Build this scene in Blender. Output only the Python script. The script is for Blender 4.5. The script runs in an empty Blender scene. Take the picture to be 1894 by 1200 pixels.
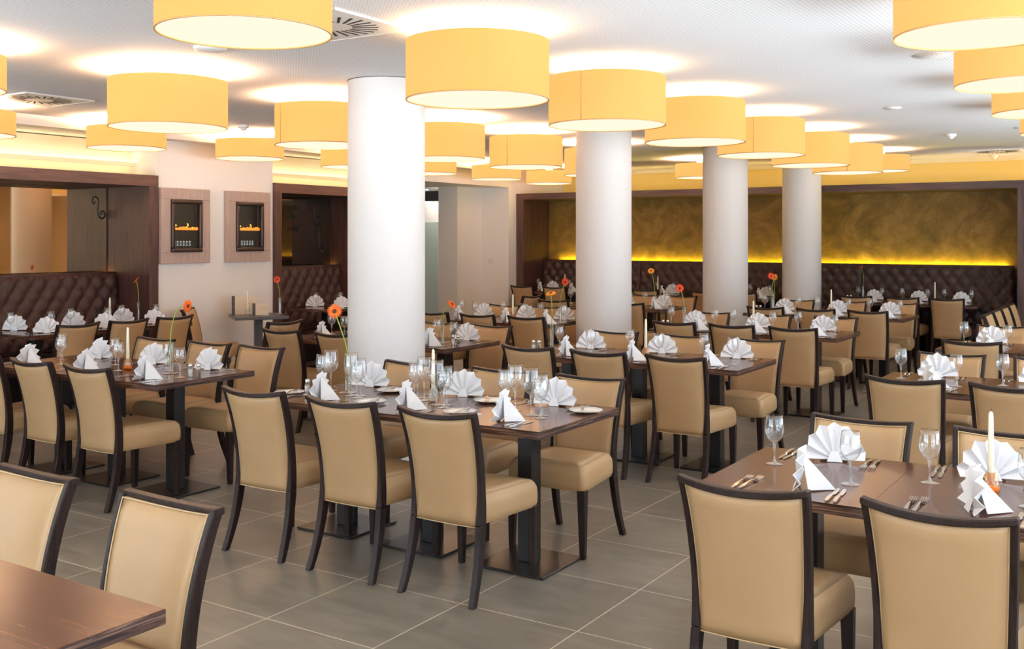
import bpy, bmesh, math, random
from mathutils import Vector, Matrix
random.seed(7)
S = bpy.context.scene
COL = S.collection
R = math.radians
PI = math.pi
TZ = 0.755            # table top height
CZ = 2.82             # ceiling height

# ---------------------------------------------------------------- camera
cam = bpy.data.objects.new('camera', bpy.data.cameras.new('camera'))
COL.objects.link(cam)
cam.location = (3.8878, -3.1464, 1.6446)
cam.rotation_euler = (R(90), 0, R(32.77))
cam.data.sensor_width = 36
cam.data.lens = 36 * 1894.8 / 1894
cam.data.shift_y = -(600 - 439.3) / 1894
cam.data.clip_end = 100
S.camera = cam

# ---------------------------------------------------------------- view, world
S.view_settings.view_transform = 'Standard'
S.view_settings.look = 'None'
S.view_settings.exposure = 0.40
S.view_settings.gamma = 1.0
S.view_settings.use_curve_mapping = False
S.cycles.use_denoising = True
S.cycles.max_bounces = 7
S.cycles.diffuse_bounces = 4
S.cycles.glossy_bounces = 4
S.cycles.transparent_max_bounces = 24
S.cycles.sample_clamp_indirect = 4
S.cycles.sample_clamp_direct = 0
S.cycles.caustics_reflective = False
S.cycles.caustics_refractive = False
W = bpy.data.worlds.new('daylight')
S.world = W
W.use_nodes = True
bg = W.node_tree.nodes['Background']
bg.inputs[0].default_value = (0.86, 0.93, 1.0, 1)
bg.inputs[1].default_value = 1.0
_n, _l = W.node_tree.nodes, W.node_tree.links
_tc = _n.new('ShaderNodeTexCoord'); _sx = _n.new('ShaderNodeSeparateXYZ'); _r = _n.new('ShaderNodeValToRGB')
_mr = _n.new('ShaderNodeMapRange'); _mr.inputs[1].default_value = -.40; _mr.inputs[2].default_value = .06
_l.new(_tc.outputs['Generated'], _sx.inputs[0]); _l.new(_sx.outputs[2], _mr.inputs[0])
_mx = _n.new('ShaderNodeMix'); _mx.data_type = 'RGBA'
_mx.inputs[6].default_value = (18.5, 19.6, 20.6, 1)      # below the horizon: extra brightness added to light the ceiling from underneath
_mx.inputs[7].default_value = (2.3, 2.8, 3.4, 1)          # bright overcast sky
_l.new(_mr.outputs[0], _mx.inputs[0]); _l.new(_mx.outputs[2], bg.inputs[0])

# ---------------------------------------------------------------- windows that let the daylight in (portals)
WIN_R = [(-5.9, -3.3), (-2.9, -0.3), (0.1, 2.7), (3.1, 5.7), (6.1, 8.7)]      # right wall X = 6.5
WIN_F = [(-6.5, -3.6), (-3.4, -.4), (-.2, 2.4)]                    # wall behind, Y = -6.6
XR, YF = 6.5, -6.6
def portal(loc, rot, sx, sy):
    l = bpy.data.lights.new('window_daylight', 'AREA')
    l.shape = 'RECTANGLE'; l.size = sx; l.size_y = sy
    l.cycles.is_portal = True
    o = bpy.data.objects.new('window_daylight', l)
    o.location = loc; o.rotation_euler = rot
    COL.objects.link(o)
for a, b in WIN_R: portal((XR + .02, (a + b) / 2, 1.45), (0, R(90), 0), 2.3, b - a)
for a, b in WIN_F: portal(((a + b) / 2, YF - .02, 1.45), (R(90), 0, 0), b - a, 2.3)

# ---------------------------------------------------------------- materials
def srgb(r, g, b):
    f = lambda c: (c / 255) / 12.92 if c / 255 <= .04045 else ((c / 255 + .055) / 1.055) ** 2.4
    return (f(r), f(g), f(b), 1)
def mat(name, color, rough=.5, metal=0, spec=.5, emit=None, es=0, coat=0):
    m = bpy.data.materials.new(name); m.use_nodes = True
    p = m.node_tree.nodes['Principled BSDF']
    p.inputs['Base Color'].default_value = color
    p.inputs['Roughness'].default_value = rough
    p.inputs['Metallic'].default_value = metal
    p.inputs['Specular IOR Level'].default_value = spec
    p.inputs['Coat Weight'].default_value = coat
    if emit:
        p.inputs['Emission Color'].default_value = emit
        p.inputs['Emission Strength'].default_value = es
    return m
def nodes(m): return m.node_tree.nodes, m.node_tree.links, m.node_tree.nodes['Principled BSDF']
def ramp(n, stops):
    r = n.new('ShaderNodeValToRGB'); e = r.color_ramp.elements
    e[0].position, e[0].color = stops[0]; e[1].position, e[1].color = stops[-1]
    for p, c in stops[1:-1]:
        x = e.new(p); x.color = c
    return r
def mapped(n, l, scale, kind='Object', rot=(0, 0, 0)):
    tc = n.new('ShaderNodeTexCoord'); mp = n.new('ShaderNodeMapping')
    mp.inputs['Scale'].default_value = scale; mp.inputs['Rotation'].default_value = rot
    l.new(tc.outputs[kind], mp.inputs[0]); return mp.outputs[0]
def noise(n, l, vec, scale, detail=4, rough=.55, dist=0):
    t = n.new('ShaderNodeTexNoise'); t.inputs['Scale'].default_value = scale
    t.inputs['Detail'].default_value = detail; t.inputs['Roughness'].default_value = rough
    t.inputs['Distortion'].default_value = dist
    l.new(vec, t.inputs['Vector']); return t.outputs['Fac']
def bump(n, l, p, h, strength, dist=.002):
    b = n.new('ShaderNodeBump'); b.inputs['Strength'].default_value = strength; b.inputs['Distance'].default_value = dist
    l.new(h, b.inputs['Height']); l.new(b.outputs[0], p.inputs['Normal'])

def noisy(name, stops, scale, ntscale=6, rough=.5, bumpy=0, kind='Object', detail=5, dist=0, spec=.5, coat=0, rot=(0,0,0)):
    m = mat(name, stops[0][1], rough, spec=spec, coat=coat); n, l, p = nodes(m)
    v = mapped(n, l, scale, kind, rot); f = noise(n, l, v, ntscale, detail, .55, dist)
    r = ramp(n, stops); l.new(f, r.inputs[0]); l.new(r.outputs[0], p.inputs['Base Color'])
    if bumpy: bump(n, l, p, f, bumpy)
    return m

M = {}
M['leather'] = noisy('beige_leather', [(.3, srgb(175, 141, 101)), (.7, srgb(184, 150, 110))], (1, 1, 1), 3, .42, 0, spec=.45)
n, l, p = nodes(M['leather']); bump(n, l, p, noise(n, l, mapped(n, l, (1, 1, 1)), 420, 2), .12, .001)
M['piping'] = mat('leather_piping', srgb(192, 166, 126), .5)
M['frame'] = noisy('dark_chair_wood', [(.35, srgb(26, 16, 14)), (.65, srgb(46, 31, 27))], (40, 40, 2), 3, .40, .05, spec=.26)
M['table'] = noisy('zebrano_table_top', [(.38, srgb(60, 30, 17)), (.48, srgb(88, 47, 26)), (.54, srgb(68, 35, 20)), (.66, srgb(108, 62, 36))], (.7, 44, 44), 3.2, .18, 0, detail=3, dist=.05, spec=.45)
M['table_edge'] = noisy('zebrano_table_edge', [(.40, srgb(28, 15, 12)), (.47, srgb(84, 56, 46)), (.52, srgb(32, 18, 15)), (.60, srgb(122, 92, 78))], (1.0, 1.0, 42), 3.0, .35, 0, detail=3, spec=.5)
M['black_metal'] = mat('black_metal', srgb(24, 21, 22), .28, spec=.5)
M['walnut'] = noisy('dark_walnut_panel', [(.3, srgb(48, 29, 27)), (.55, srgb(74, 49, 44)), (.75, srgb(92, 64, 55))], (14, 14, 1.0), 2.2, .42, 0, detail=6, dist=.3)
M['walnut_h'] = noisy('dark_walnut_beam', [(.3, srgb(54, 33, 30)), (.55, srgb(78, 52, 46)), (.75, srgb(94, 66, 56))], (1.0, 1.0, 14), 2.2, .42, 0, detail=6, dist=.3)
M['dark_leather'] = mat('dark_brown_leather', srgb(58, 39, 36), .46, spec=.3)
M['white_wall'] = noisy('white_wall_paint', [(.3, srgb(250, 242, 234)), (.7, srgb(252, 246, 239))], (1, 1, 1), 60, .7, .03)
M['column'] = noisy('white_column_paint', [(.3, srgb(226, 224, 223)), (.7, srgb(232, 230, 229))], (1, 1, 1), 80, .62, .03)
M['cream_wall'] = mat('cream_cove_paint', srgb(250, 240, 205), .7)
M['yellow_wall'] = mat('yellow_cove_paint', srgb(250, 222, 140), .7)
M['tan_wall'] = mat('tan_wall_paint', srgb(214, 176, 128), .7)
M['silver'] = mat('polished_steel', srgb(210, 205, 198), .16, 1)
M['chrome'] = mat('chrome', srgb(200, 200, 200), .1, 1)
M['china'] = mat('white_china', srgb(245, 243, 240), .15)
M['napkin'] = noisy('white_linen', [(.3, srgb(238, 238, 240)), (.7, srgb(244, 244, 246))], (1, 1, 1), 300, .8, .05)
M['candle'] = mat('ivory_wax', srgb(250, 243, 214), .45)
M['candle'].node_tree.nodes['Principled BSDF'].inputs['Subsurface Weight'].default_value = 0
M['stem'] = mat('flower_stem_green', srgb(140, 165, 60), .5)
M['petal'] = noisy('orange_petal', [(.35, srgb(235, 84, 18)), (.65, srgb(248, 132, 32))], (1, 1, 1), 40, .6)
M['petal_y'] = noisy('yellow_orange_petal', [(.35, srgb(240, 140, 30)), (.65, srgb(250, 182, 70))], (1, 1, 1), 40, .6)
M['petal_r'] = noisy('red_orange_petal', [(.35, srgb(214, 50, 16)), (.65, srgb(238, 88, 26))], (1, 1, 1), 40, .6)
M['flower_heart'] = mat('flower_heart_dark', srgb(96, 42, 22), .8)
M['salt'] = mat('white_salt', srgb(240, 238, 232), .8)
M['pepper'] = mat('ground_pepper', srgb(120, 98, 74), .9)
M['menu'] = noisy('menu_wood_veneer', [(.3, srgb(228, 204, 172)), (.7, srgb(238, 216, 186))], (2, 2, 20), 4, .5)
M['menu_print'] = mat('menu_brown_print', srgb(140, 96, 66), .6)
M['grey_table'] = mat('slate_grey_laminate', srgb(74, 74, 78), .35)
M['fp_frame'] = noisy('taupe_oak_surround', [(.3, srgb(172, 150, 140)), (.7, srgb(190, 168, 156))], (30, 30, 1.5), 3, .5)
M['fp_steel'] = mat('brown_steel_frame', srgb(66, 54, 50), .32, .6)
M['fp_black'] = mat('black_firebox', srgb(26, 20, 18), .3)
M['decal'] = mat('black_wall_lettering', srgb(24, 18, 18), .5)
M['vent_slot'] = mat('black_vent_slot', srgb(20, 18, 18), .6)
M['door_grey'] = mat('grey_green_door', srgb(196, 204, 196), .5)
M['plastic'] = mat('white_plastic', srgb(238, 235, 230), .4)
M['rim'] = mat('shade_rim_trim', srgb(196, 150, 92), .6)
M['dark_tan'] = mat('charcoal_paint', srgb(60, 56, 58), .5)

# ceiling: white acoustic plaster with a fine regular perforation
m = M['ceiling'] = mat('perforated_ceiling', srgb(240, 240, 242), .75); n, l, p = nodes(m)
v = mapped(n, l, (1, 1, 1)); sx = n.new('ShaderNodeSeparateXYZ'); l.new(v, sx.inputs[0])
def mth(op, a, b=None, c=None):
    q = n.new('ShaderNodeMath'); q.operation = op
    for i, x in enumerate((a, b, c)):
        if x is None: continue
        if isinstance(x, (int, float)): q.inputs[i].default_value = x
        else: l.new(x, q.inputs[i])
    return q.outputs[0]
cx = mth('SUBTRACT', mth('FRACT', mth('MULTIPLY', sx.outputs[0], 40)), .5)
cy = mth('SUBTRACT', mth('FRACT', mth('MULTIPLY', sx.outputs[1], 40)), .5)
dd = mth('ADD', mth('MULTIPLY', cx, cx), mth('MULTIPLY', cy, cy))
hole = mth('LESS_THAN', dd, .045)
r = ramp(n, [(0, srgb(248, 249, 252)), (1, srgb(206, 206, 210))]); l.new(hole, r.inputs[0]); l.new(r.outputs[0], p.inputs['Base Color'])

# floor: grey-brown stone tiles 60 x 60 cm with pale joints
m = M['floor'] = mat('stone_floor_tiles', srgb(126, 112, 98), .35); n, l, p = nodes(m)
v = mapped(n, l, (1, 1, 1)); sx = n.new('ShaderNodeSeparateXYZ'); l.new(v, sx.inputs[0])
def edge(o):
    f = mth('FRACT', mth('DIVIDE', o, .6)); g = mth('ABSOLUTE', mth('SUBTRACT', f, .5))
    return mth('GREATER_THAN', g, .5 - .0030 / .6)
gr = mth('MAXIMUM', edge(sx.outputs[0]), edge(sx.outputs[1]))
wn = n.new('ShaderNodeTexWhiteNoise'); wn.noise_dimensions = '2D'
cb = n.new('ShaderNodeCombineXYZ')
l.new(mth('FLOOR', mth('DIVIDE', sx.outputs[0], .6)), cb.inputs[0]); l.new(mth('FLOOR', mth('DIVIDE', sx.outputs[1], .6)), cb.inputs[1])
l.new(cb.outputs[0], wn.inputs['Vector'])
st = noise(n, l, mapped(n, l, (1.2, 5, 1)), 2.2, 6, .6, .6)
cl = noise(n, l, v, 2.1, 4, .5)
tone = mth('ADD', mth('MULTIPLY', st, .6), mth('ADD', mth('MULTIPLY', cl, .3), mth('MULTIPLY', wn.outputs['Value'], .1)))
r = ramp(n, [(.3, srgb(102, 94, 84)), (.5, srgb(122, 115, 104)), (.7, srgb(142, 134, 121))]); l.new(tone, r.inputs[0])
mx = n.new('ShaderNodeMix'); mx.data_type = 'RGBA'
l.new(gr, mx.inputs[0]); l.new(r.outputs[0], mx.inputs[6]); mx.inputs[7].default_value = srgb(206, 192, 172)
l.new(mx.outputs[2], p.inputs['Base Color'])
l.new(mth('ADD', mth('MULTIPLY', st, .16), .24), p.inputs['Roughness'])

# olive gold plaster behind the back banquette
m = M['olive'] = mat('olive_gold_plaster', srgb(110, 84, 40), .55, spec=.25); n, l, p = nodes(m)
v = mapped(n, l, (1, 1, 1)); a1 = noise(n, l, v, 1.6, 8, .62, 1.6); a2 = noise(n, l, v, 9, 6, .7, 1.0)
t = mth('ADD', mth('MULTIPLY', a1, .7), mth('MULTIPLY', a2, .3))
r = ramp(n, [(.34, srgb(104, 82, 34)), (.5, srgb(132, 102, 46)), (.62, srgb(158, 122, 62)), (.7, srgb(176, 140, 80))])
l.new(t, r.inputs[0]); l.new(r.outputs[0], p.inputs['Base Color']); bump(n, l, p, a2, .1)

def emis(name, color, strength):
    m = bpy.data.materials.new(name); m.use_nodes = True; t = m.node_tree; t.nodes.clear()
    e = t.nodes.new('ShaderNodeEmission'); e.inputs[0].default_value = color; e.inputs[1].default_value = strength
    o = t.nodes.new('ShaderNodeOutputMaterial'); t.links.new(e.outputs[0], o.inputs[0]); return m
# lit fabric shade: a woven cloth glowing from the bulbs inside
m = M['shade'] = mat('amber_fabric_shade', (.25, .10, .03, 1), .9, spec=.1, emit=(1, .52, .15, 1), es=.64); n, l, p = nodes(m)
v = mapped(n, l, (1, 1, 1)); f = noise(n, l, mapped(n, l, (90, 90, 6)), 3, 3)
g = noise(n, l, v, 1.1, 2)
r = ramp(n, [(.3, (1, .53, .135, 1)), (.7, (1, .60, .185, 1))])
l.new(mth('ADD', mth('MULTIPLY', f, .4), mth('MULTIPLY', g, .6)), r.inputs[0]); l.new(r.outputs[0], p.inputs['Emission Color'])
M['diffuser'] = emis('lamp_diffuser', (1, .83, .64, 1), .90)
M['bulb_glow'] = emis('lamp_bulbs', (1, .62, .34, 1), 11)
M['bulb_glow_warm'] = emis('lamp_bulbs_warm', (1, .60, .36, 1), 52)
M['led_cream'] = emis('cream_led', (1, .84, .55, 1), 6.5)
M['led_soft'] = emis('soft_amber_led', (1, .70, .34, 1), 9)
M['led_yellow'] = emis('yellow_led', (1, .68, .22, 1), 11)
M['led_lime'] = emis('lime_yellow_led', (1, .82, .03, 1), 28)
M['led_gold'] = emis('gold_led', (1, .62, .12, 1), 12)
M['spot_white'] = emis('white_downlight', (1, .97, .9, 1), 160)
M['fire'] = emis('ember_glow', (1, .20, .02, 1), 1.6)
M['fire_hot'] = emis('flame_glow', (1, .42, .06, 1), 2.2)
M['digits'] = emis('pale_display_digits', (.85, .9, .9, 1), .55)

def glass(name, tint, refl, gl=(1, 1, 1, 1), base=.13):
    m = bpy.data.materials.new(name); m.use_nodes = True; t = m.node_tree; t.nodes.clear()
    o = t.nodes.new('ShaderNodeOutputMaterial'); mx = t.nodes.new('ShaderNodeMixShader')
    tr = t.nodes.new('ShaderNodeBsdfTransparent'); tr.inputs[0].default_value = tint
    g = t.nodes.new('ShaderNodeBsdfGlossy'); g.inputs['Roughness'].default_value = .015; g.inputs[0].default_value = gl
    lw = t.nodes.new('ShaderNodeLayerWeight'); lw.inputs[0].default_value = .5
    pw = t.nodes.new('ShaderNodeMath'); pw.operation = 'POWER'; pw.inputs[1].default_value = 2.6
    mu = t.nodes.new('ShaderNodeMath'); mu.operation = 'MULTIPLY_ADD'; mu.inputs[1].default_value = refl; mu.inputs[2].default_value = base
    t.links.new(lw.outputs['Facing'], pw.inputs[0]); t.links.new(pw.outputs[0], mu.inputs[0]); t.links.new(mu.outputs[0], mx.inputs[0])
    ed = t.nodes.new('ShaderNodeMath'); ed.operation = 'POWER'; ed.inputs[1].default_value = 5.0
    t.links.new(lw.outputs['Facing'], ed.inputs[0])
    cm = t.nodes.new('ShaderNodeMix'); cm.data_type = 'RGBA'; cm.inputs[6].default_value = tint
    cm.inputs[7].default_value = (tint[0] * .35, tint[1] * .34, tint[2] * .33, 1)
    t.links.new(ed.outputs[0], cm.inputs[0]); t.links.new(cm.outputs[2], tr.inputs[0])
    t.links.new(tr.outputs[0], mx.inputs[1]); t.links.new(g.outputs[0], mx.inputs[2]); t.links.new(mx.outputs[0], o.inputs[0])
    return m
M['glass'] = glass('clear_glass', (.965, .975, .98, 1), .85)
M['amber_glass'] = glass('orange_glass', (1, .76, .38, 1), .5)
M['amber_base'] = mat('orange_wax', srgb(246, 136, 24), .3)
M['pane'] = glass('window_glass', (.98, 1, 1, 1), .3, base=.015)
M['mirror'] = mat('bronze_mirror', (.70, .52, .33, 1), .03, 1)
M['mirror_dark'] = mat('smoked_mirror', (.20, .16, .12, 1), .04, 1)

# ---------------------------------------------------------------- mesh helpers
def me(name, verts, faces, mats, smooth=False, idx=None):
    d = bpy.data.meshes.new(name); d.from_pydata([tuple(v) for v in verts], [], faces); 
    for k in (mats if isinstance(mats, (list, tuple)) else [mats]): d.materials.append(M[k])
    if idx:
        for f, i in zip(d.polygons, idx): f.material_index = i
    if smooth:
        for f in d.polygons: f.use_smooth = True
    d.update(); return d
class B:
    """collects shapes of one part"""
    def __init__(s): s.v = []; s.f = []; s.i = []; s.sm = []
    def add(s, v, f, mi=0, smooth=False):
        o = len(s.v); s.v += [Vector(x) for x in v]; s.f += [[o + k for k in q] for q in f]; s.i += [mi] * len(f); s.sm += [smooth] * len(f); return s
    def box(s, x0, x1, y0, y1, z0, z1, mi=0):
        v = [(x, y, z) for z in (z0, z1) for y in (y0, y1) for x in (x0, x1)]
        return s.add(v, [[0, 2, 3, 1], [4, 5, 7, 6], [0, 1, 5, 4], [2, 6, 7, 3], [0, 4, 6, 2], [1, 3, 7, 5]], mi)
    def lathe(s, prof, seg=20, c=(0, 0, 0), mi=0, smooth=True, cap=False):
        v = []; f = []; k = len(prof)
        for i in range(seg):
            a = 2 * PI * i / seg
            v += [(c[0] + r * math.cos(a), c[1] + r * math.sin(a), c[2] + z) for r, z in prof]
        for i in range(seg):
            j = (i + 1) % seg
            for q in range(k - 1): f.append([i * k + q, j * k + q, j * k + q + 1, i * k + q + 1])
        if cap:
            f.append([i * k for i in range(seg)][::-1]); f.append([i * k + k - 1 for i in range(seg)])
        return s.add(v, f, mi, smooth)
    def tube(s, pts, rad, seg=8, mi=0, closed=False, smooth=True, cap=True):
        pts = [Vector(q) for q in pts]; N = len(pts); v = []; f = []
        rs = rad if isinstance(rad, (list, tuple)) else [rad] * N
        up = Vector((0, 0, 1)); prev = None
        for i, q in enumerate(pts):
            a = pts[(i - 1) % N] if (closed or i > 0) else q; b = pts[(i + 1) % N] if (closed or i < N - 1) else q
            t = (b - a).normalized()
            if prev is None:
                nx = t.cross(up) if abs(t.z) < .95 else t.cross(Vector((1, 0, 0)))
            else: nx = prev - t * prev.dot(t)
            nx.normalize(); prev = nx; ny = t.cross(nx)
            for k in range(seg):
                an = 2 * PI * k / seg; v.append(q + (nx * math.cos(an) + ny * math.sin(an)) * rs[i])
        for i in range(N if closed else N - 1):
            j = (i + 1) % N
            for k in range(seg):
                g = (k + 1) % seg; f.append([i * seg + k, i * seg + g, j * seg + g, j * seg + k])
        if cap and not closed:
            f.append(list(range(seg))[::-1]); f.append([(N - 1) * seg + k for k in range(seg)])
        return s.add(v, f, mi, smooth)
    def loft(s, secs, mi=0, smooth=False, cap=True):
        """secs: equal length rings"""
        k = len(secs[0]); v = [q for r in secs for q in r]; f = []
        for i in range(len(secs) - 1):
            for a in range(k):
                b = (a + 1) % k; f.append([i * k + a, i * k + b, (i + 1) * k + b, (i + 1) * k + a])
        if cap: f.append(list(range(k))[::-1]); f.append([(len(secs) - 1) * k + a for a in range(k)])
        return s.add(v, f, mi, smooth)
    def build(s, name, mats, parent=None, bevel=0, bseg=2, fixn=False, angle=None):
        d = me(name, s.v, s.f, mats, idx=s.i)
        for q, t in zip(d.polygons, s.sm): q.use_smooth = t
        if bevel or fixn:
            bm = bmesh.new(); bm.from_mesh(d)
            if fixn: bmesh.ops.recalc_face_normals(bm, faces=bm.faces)
            if bevel:
                ed = [e for e in bm.edges if len(e.link_faces) == 2 and e.calc_face_angle(0) > R(35)]
                bmesh.ops.bevel(bm, geom=ed, offset=bevel, segments=bseg, profile=.6, affect='EDGES', clamp_overlap=True)
                if bseg > 1:
                    for q in bm.faces: q.smooth = True
            bm.to_mesh(d); bm.free()
            if bevel and bseg > 1: d.set_sharp_from_angle(angle=R(40))
        o = bpy.data.objects.new(name, d); COL.objects.link(o)
        if parent is not None: o.parent = parent
        return o
def root(name, cat):
    o = bpy.data.objects.new(name, None); COL.objects.link(o); o.empty_display_size = .1; o['category'] = cat; o['label'] = ''; return o
def struct(o, label=None):
    o['kind'] = 'structure'
    if label: o['label'] = label
    return o
def tag(o, label, cat=None, group=None):
    o['label'] = label
    if cat: o['category'] = cat
    if group: o['group'] = group
    return o

PROTO = {}; USED = set()
def copy_tree(o, parent=None):
    c = o.copy(); COL.objects.link(c)
    if parent is not None: c.parent = parent
    for k in list(o.children): copy_tree(k, c)
    return c
def put(kind, maker, loc, rz, label, group, scale=None):
    if kind not in PROTO:
        PROTO[kind] = maker(); o = PROTO[kind]
    else: o = copy_tree(PROTO[kind])
    o.location = loc; o.rotation_euler = (0, 0, R(rz))
    if scale: o.scale = scale
    o['label'] = label
    if group: o['group'] = group
    return o

# ================================================================= THE ROOM
XW = -5.5            # left wall plane (fronts of the niches)
YB = 11.6            # front of the back niche
XL, YW = -6.83, 13.15   # real walls behind the niches
def slab(name, x0, x1, y0, y1, z0, z1, m, label=None):
    return struct(B().box(x0, x1, y0, y1, z0, z1).build(name, m), label)
slab('floor', -9, XR + .2, YF - .2, YW + .1, -.1, 0, 'floor', 'grey-brown square stone tiles with pale joints')
slab('ceiling', -9, XR + .2, YF - .2, YW + .1, CZ, CZ + .1, 'ceiling', 'white finely perforated ceiling')
# left side: white piers, real wall behind, corridor opening
slab('wall_left', XL - .1, XL, YF, 7.95, 0, CZ, 'cream_wall', 'cream wall lit above the niche boxes')
slab('wall_left_pier', XL, XW, 4.215, 5.945, 0, CZ, 'white_wall', 'white wall with the two fireplaces')
slab('wall_left_far', XL, XW, 7.86, 8.7, 0, CZ, 'white_wall')
slab('wall_left_header', -6.439, XW, 8.7, 11.33, 2.49, CZ, 'white_wall')
b = B(); b.box(-6.439, XW, 11.33, YW, 0, CZ); b.box(-6.439, -6.05, 10.62, 11.33, 0, 2.49)
struct(b.build('wall_corridor', 'white_wall'), 'white wall return beside the corridor opening')
slab('wall_corridor_back', -10.1, -6.7, 13.3, 13.4, 0, 2.6, 'white_wall')
slab('wall_corridor_side', -10.1, -10.0, 7.5, 13.4, 0, 2.6, 'white_wall')
slab('floor_corridor', -10.1, -9, 7.5, 13.4, -.1, 0, 'floor')
slab('floor_corridor_end', -9, -6.7, YW + .1, 13.4, -.1, 0, 'floor')
d_ = struct(B().box(-9.15, -8.43, 13.265, 13.3, 0, 1.95).build('door_1', 'door_grey'), 'pale grey door at the end of the corridor')
B().box(-9.05, -8.96, 13.24, 13.264, .98, 1.0).build('door_handle', 'chrome', d_)
slab('wall_back', -6.439, XR, YW, YW + .1, 0, CZ, 'yellow_wall', 'yellow lit wall above the back niche')
# back right corner behind the row of chairs
slab('wall_back_right', 2.36, XR, YB + .02, YB + .15, 0, CZ, 'tan_wall')
# right wall and front wall with windows
b = B(); ys = [YF] + [q for w in WIN_R for q in w] + [YB + .1]
for i in range(0, len(ys), 2): b.box(XR, XR + .15, ys[i], ys[i + 1], 0, CZ)
for a, c in WIN_R: b.box(XR, XR + .15, a, c, 0, .3); b.box(XR, XR + .15, a, c, 2.6, CZ)
struct(b.build('wall_right', 'tan_wall'))
b = B(); xs = [-7] + [q for w in WIN_F for q in w] + [XR + .15]
for i in range(0, len(xs), 2): b.box(xs[i], xs[i + 1], YF - .15, YF, 0, CZ)
for a, c in WIN_F: b.box(a, c, YF - .15, YF, 0, .3); b.box(a, c, YF - .15, YF, 2.6, CZ)
struct(b.build('wall_front', 'tan_wall'))
k = 1
for a, c in WIN_R:
    b = B()
    for y in (a, (a + c) / 2 - .03, c - .06): b.box(XR + .03, XR + .1, y, y + .06, .3, 2.6, 0)
    b.box(XR + .03, XR + .1, a, c, .3, .36, 0); b.box(XR + .03, XR + .1, a, c, 2.54, 2.6, 0)
    w = struct(b.build('window_%d' % k, 'white_wall')); k += 1
    B().box(XR + .06, XR + .065, a + .06, c - .06, .36, 2.54).build('pane', 'pane', w)
for a, c in WIN_F:
    b = B()
    for x in (a, (a + c) / 2 - .03, c - .06): b.box(x, x + .06, YF - .1, YF - .03, .3, 2.6, 0)
    b.box(a, c, YF - .1, YF - .03, .3, .36, 0); b.box(a, c, YF - .1, YF - .03, 2.54, 2.6, 0)
    w = struct(b.build('window_%d' % k, 'white_wall')); k += 1
    B().box(a + .06, c - .06, YF - .065, YF - .06, .36, 2.54).build('pane', 'pane', w)
# corridor: dark bulkhead and white downlight
slab('trim_corridor_bulkhead', -8.9, -7.3, 12.1, 12.4, 2.33, 2.51, 'dark_tan')
for x, y, z, lab in ((-7.90, 12.24, 2.33, 'round white downlight under the dark bulkhead of the corridor'), (-8.5, 12.95, 2.6, 'round white downlight in the corridor ceiling above the pale door')):
    o = root('recessed_downlight', 'lamp'); o.location = (x, y, z)
    B().lathe([(.075, 0), (.075, -.012), (.055, -.012)], 24).build('ring', 'chrome', o)
    B().lathe([(0.001, -.013), (.055, -.013)], 24).build('lens', 'spot_white', o)
    tag(o, lab)
slab('wall_corridor_ceiling', -10.1, -7.2, 7.5, 13.4, 2.6, 2.7, 'white_wall')
slab('wall_corridor_near', -10.1, XL - .1, 7.5, 7.6, 0, 2.6, 'white_wall')
slab('wall_corridor_soffit', -7.2, XL, 7.95, 8.7, 2.6, 2.7, 'white_wall')
o = B().box(XW - .35 - .06, XW - .35 + .02, 11.318, 11.33, 1.2, 1.29).build('light_switch', 'plastic')
tag(o, 'white light switch on the white wall beside the corridor opening', 'switch')

# pillars
for i, (x, y, rr) in enumerate([(-1.10, 2.85, .29), (-1.11, 6.39, .29), (-1.02, 9.63, .29), (-.565, 11.44, .27)]):
    b = B(); b.lathe([(rr, 0), (rr, CZ)], 96)
    o = b.build('column', 'column'); o.location = (x, y, 0); struct(o, 'round white pillar')
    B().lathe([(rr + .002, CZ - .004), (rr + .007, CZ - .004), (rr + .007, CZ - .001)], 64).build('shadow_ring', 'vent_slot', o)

# -------- niche boxes
def niche(name, side, a0, a1, zt, zh, depth, left_post=True, right_post=True, fr=.12):
    """side 'L': opening along Y at plane XW; side 'B': opening along X at plane YB"""
    def bx(b, u0, u1, w0, w1, z0, z1, mi=0):   # u along the wall, w depth behind the plane
        if side == 'L': b.box(XW - w1, XW - w0, u0, u1, z0, z1, mi)
        else: b.box(u0, u1, YB + w0, YB + w1, z0, z1, mi)
    b = B(); bx(b, a0, a1, -.03, depth + .12, zh, zt); top = struct(b.build(name, 'walnut_h'), 'dark walnut header beam around the banquette niche')
    b = B(); 
    if right_post: bx(b, a1 - fr, a1, -.03, depth + .12, 0, zh)
    if left_post: bx(b, a0, a0 + fr, -.03, depth + .12, 0, zh)
    struct(b.build('post', 'walnut', top))
    b = B(); bx(b, a0 + fr, a1 - fr, depth, depth + .1, 0, zh); back = struct(b.build('back_panel', 'walnut', top))
    return top
nl = niche('trim_1', 'L', -4.5, 4.215, 2.325, 2.205, .72, left_post=False)
n2 = niche('trim_2', 'L', 5.945, 7.86, 2.325, 2.205, .72, fr=.125)
nb = niche('trim_3', 'B', -5.5, 2.36, 2.39, 2.29, .84, fr=.15)
# mirrors and plaster on the niche backs
struct(B().box(XW - .718, XW - .71, -4.2, 4.09, 1.22, 2.2).build('mirror_panel', 'mirror', nl))
struct(B().box(XW - .718, XW - .71, 6.075, 7.73, 1.22, 2.2).build('mirror_panel', 'mirror_dark', n2))
struct(B().box(XW - .72, XW - .70, 4.082, 4.094, 1.22, 2.2).build('mirror_edge', 'fp_steel', nl))
struct(B().box(XW - .72, XW - .70, 7.722, 7.734, 1.22, 2.2).build('mirror_edge', 'fp_steel', n2))
struct(B().box(-5.35, 2.21, YB + .82, YB + .84, 1.0, 2.29).build('plaster_panel', 'olive', nb))
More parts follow.
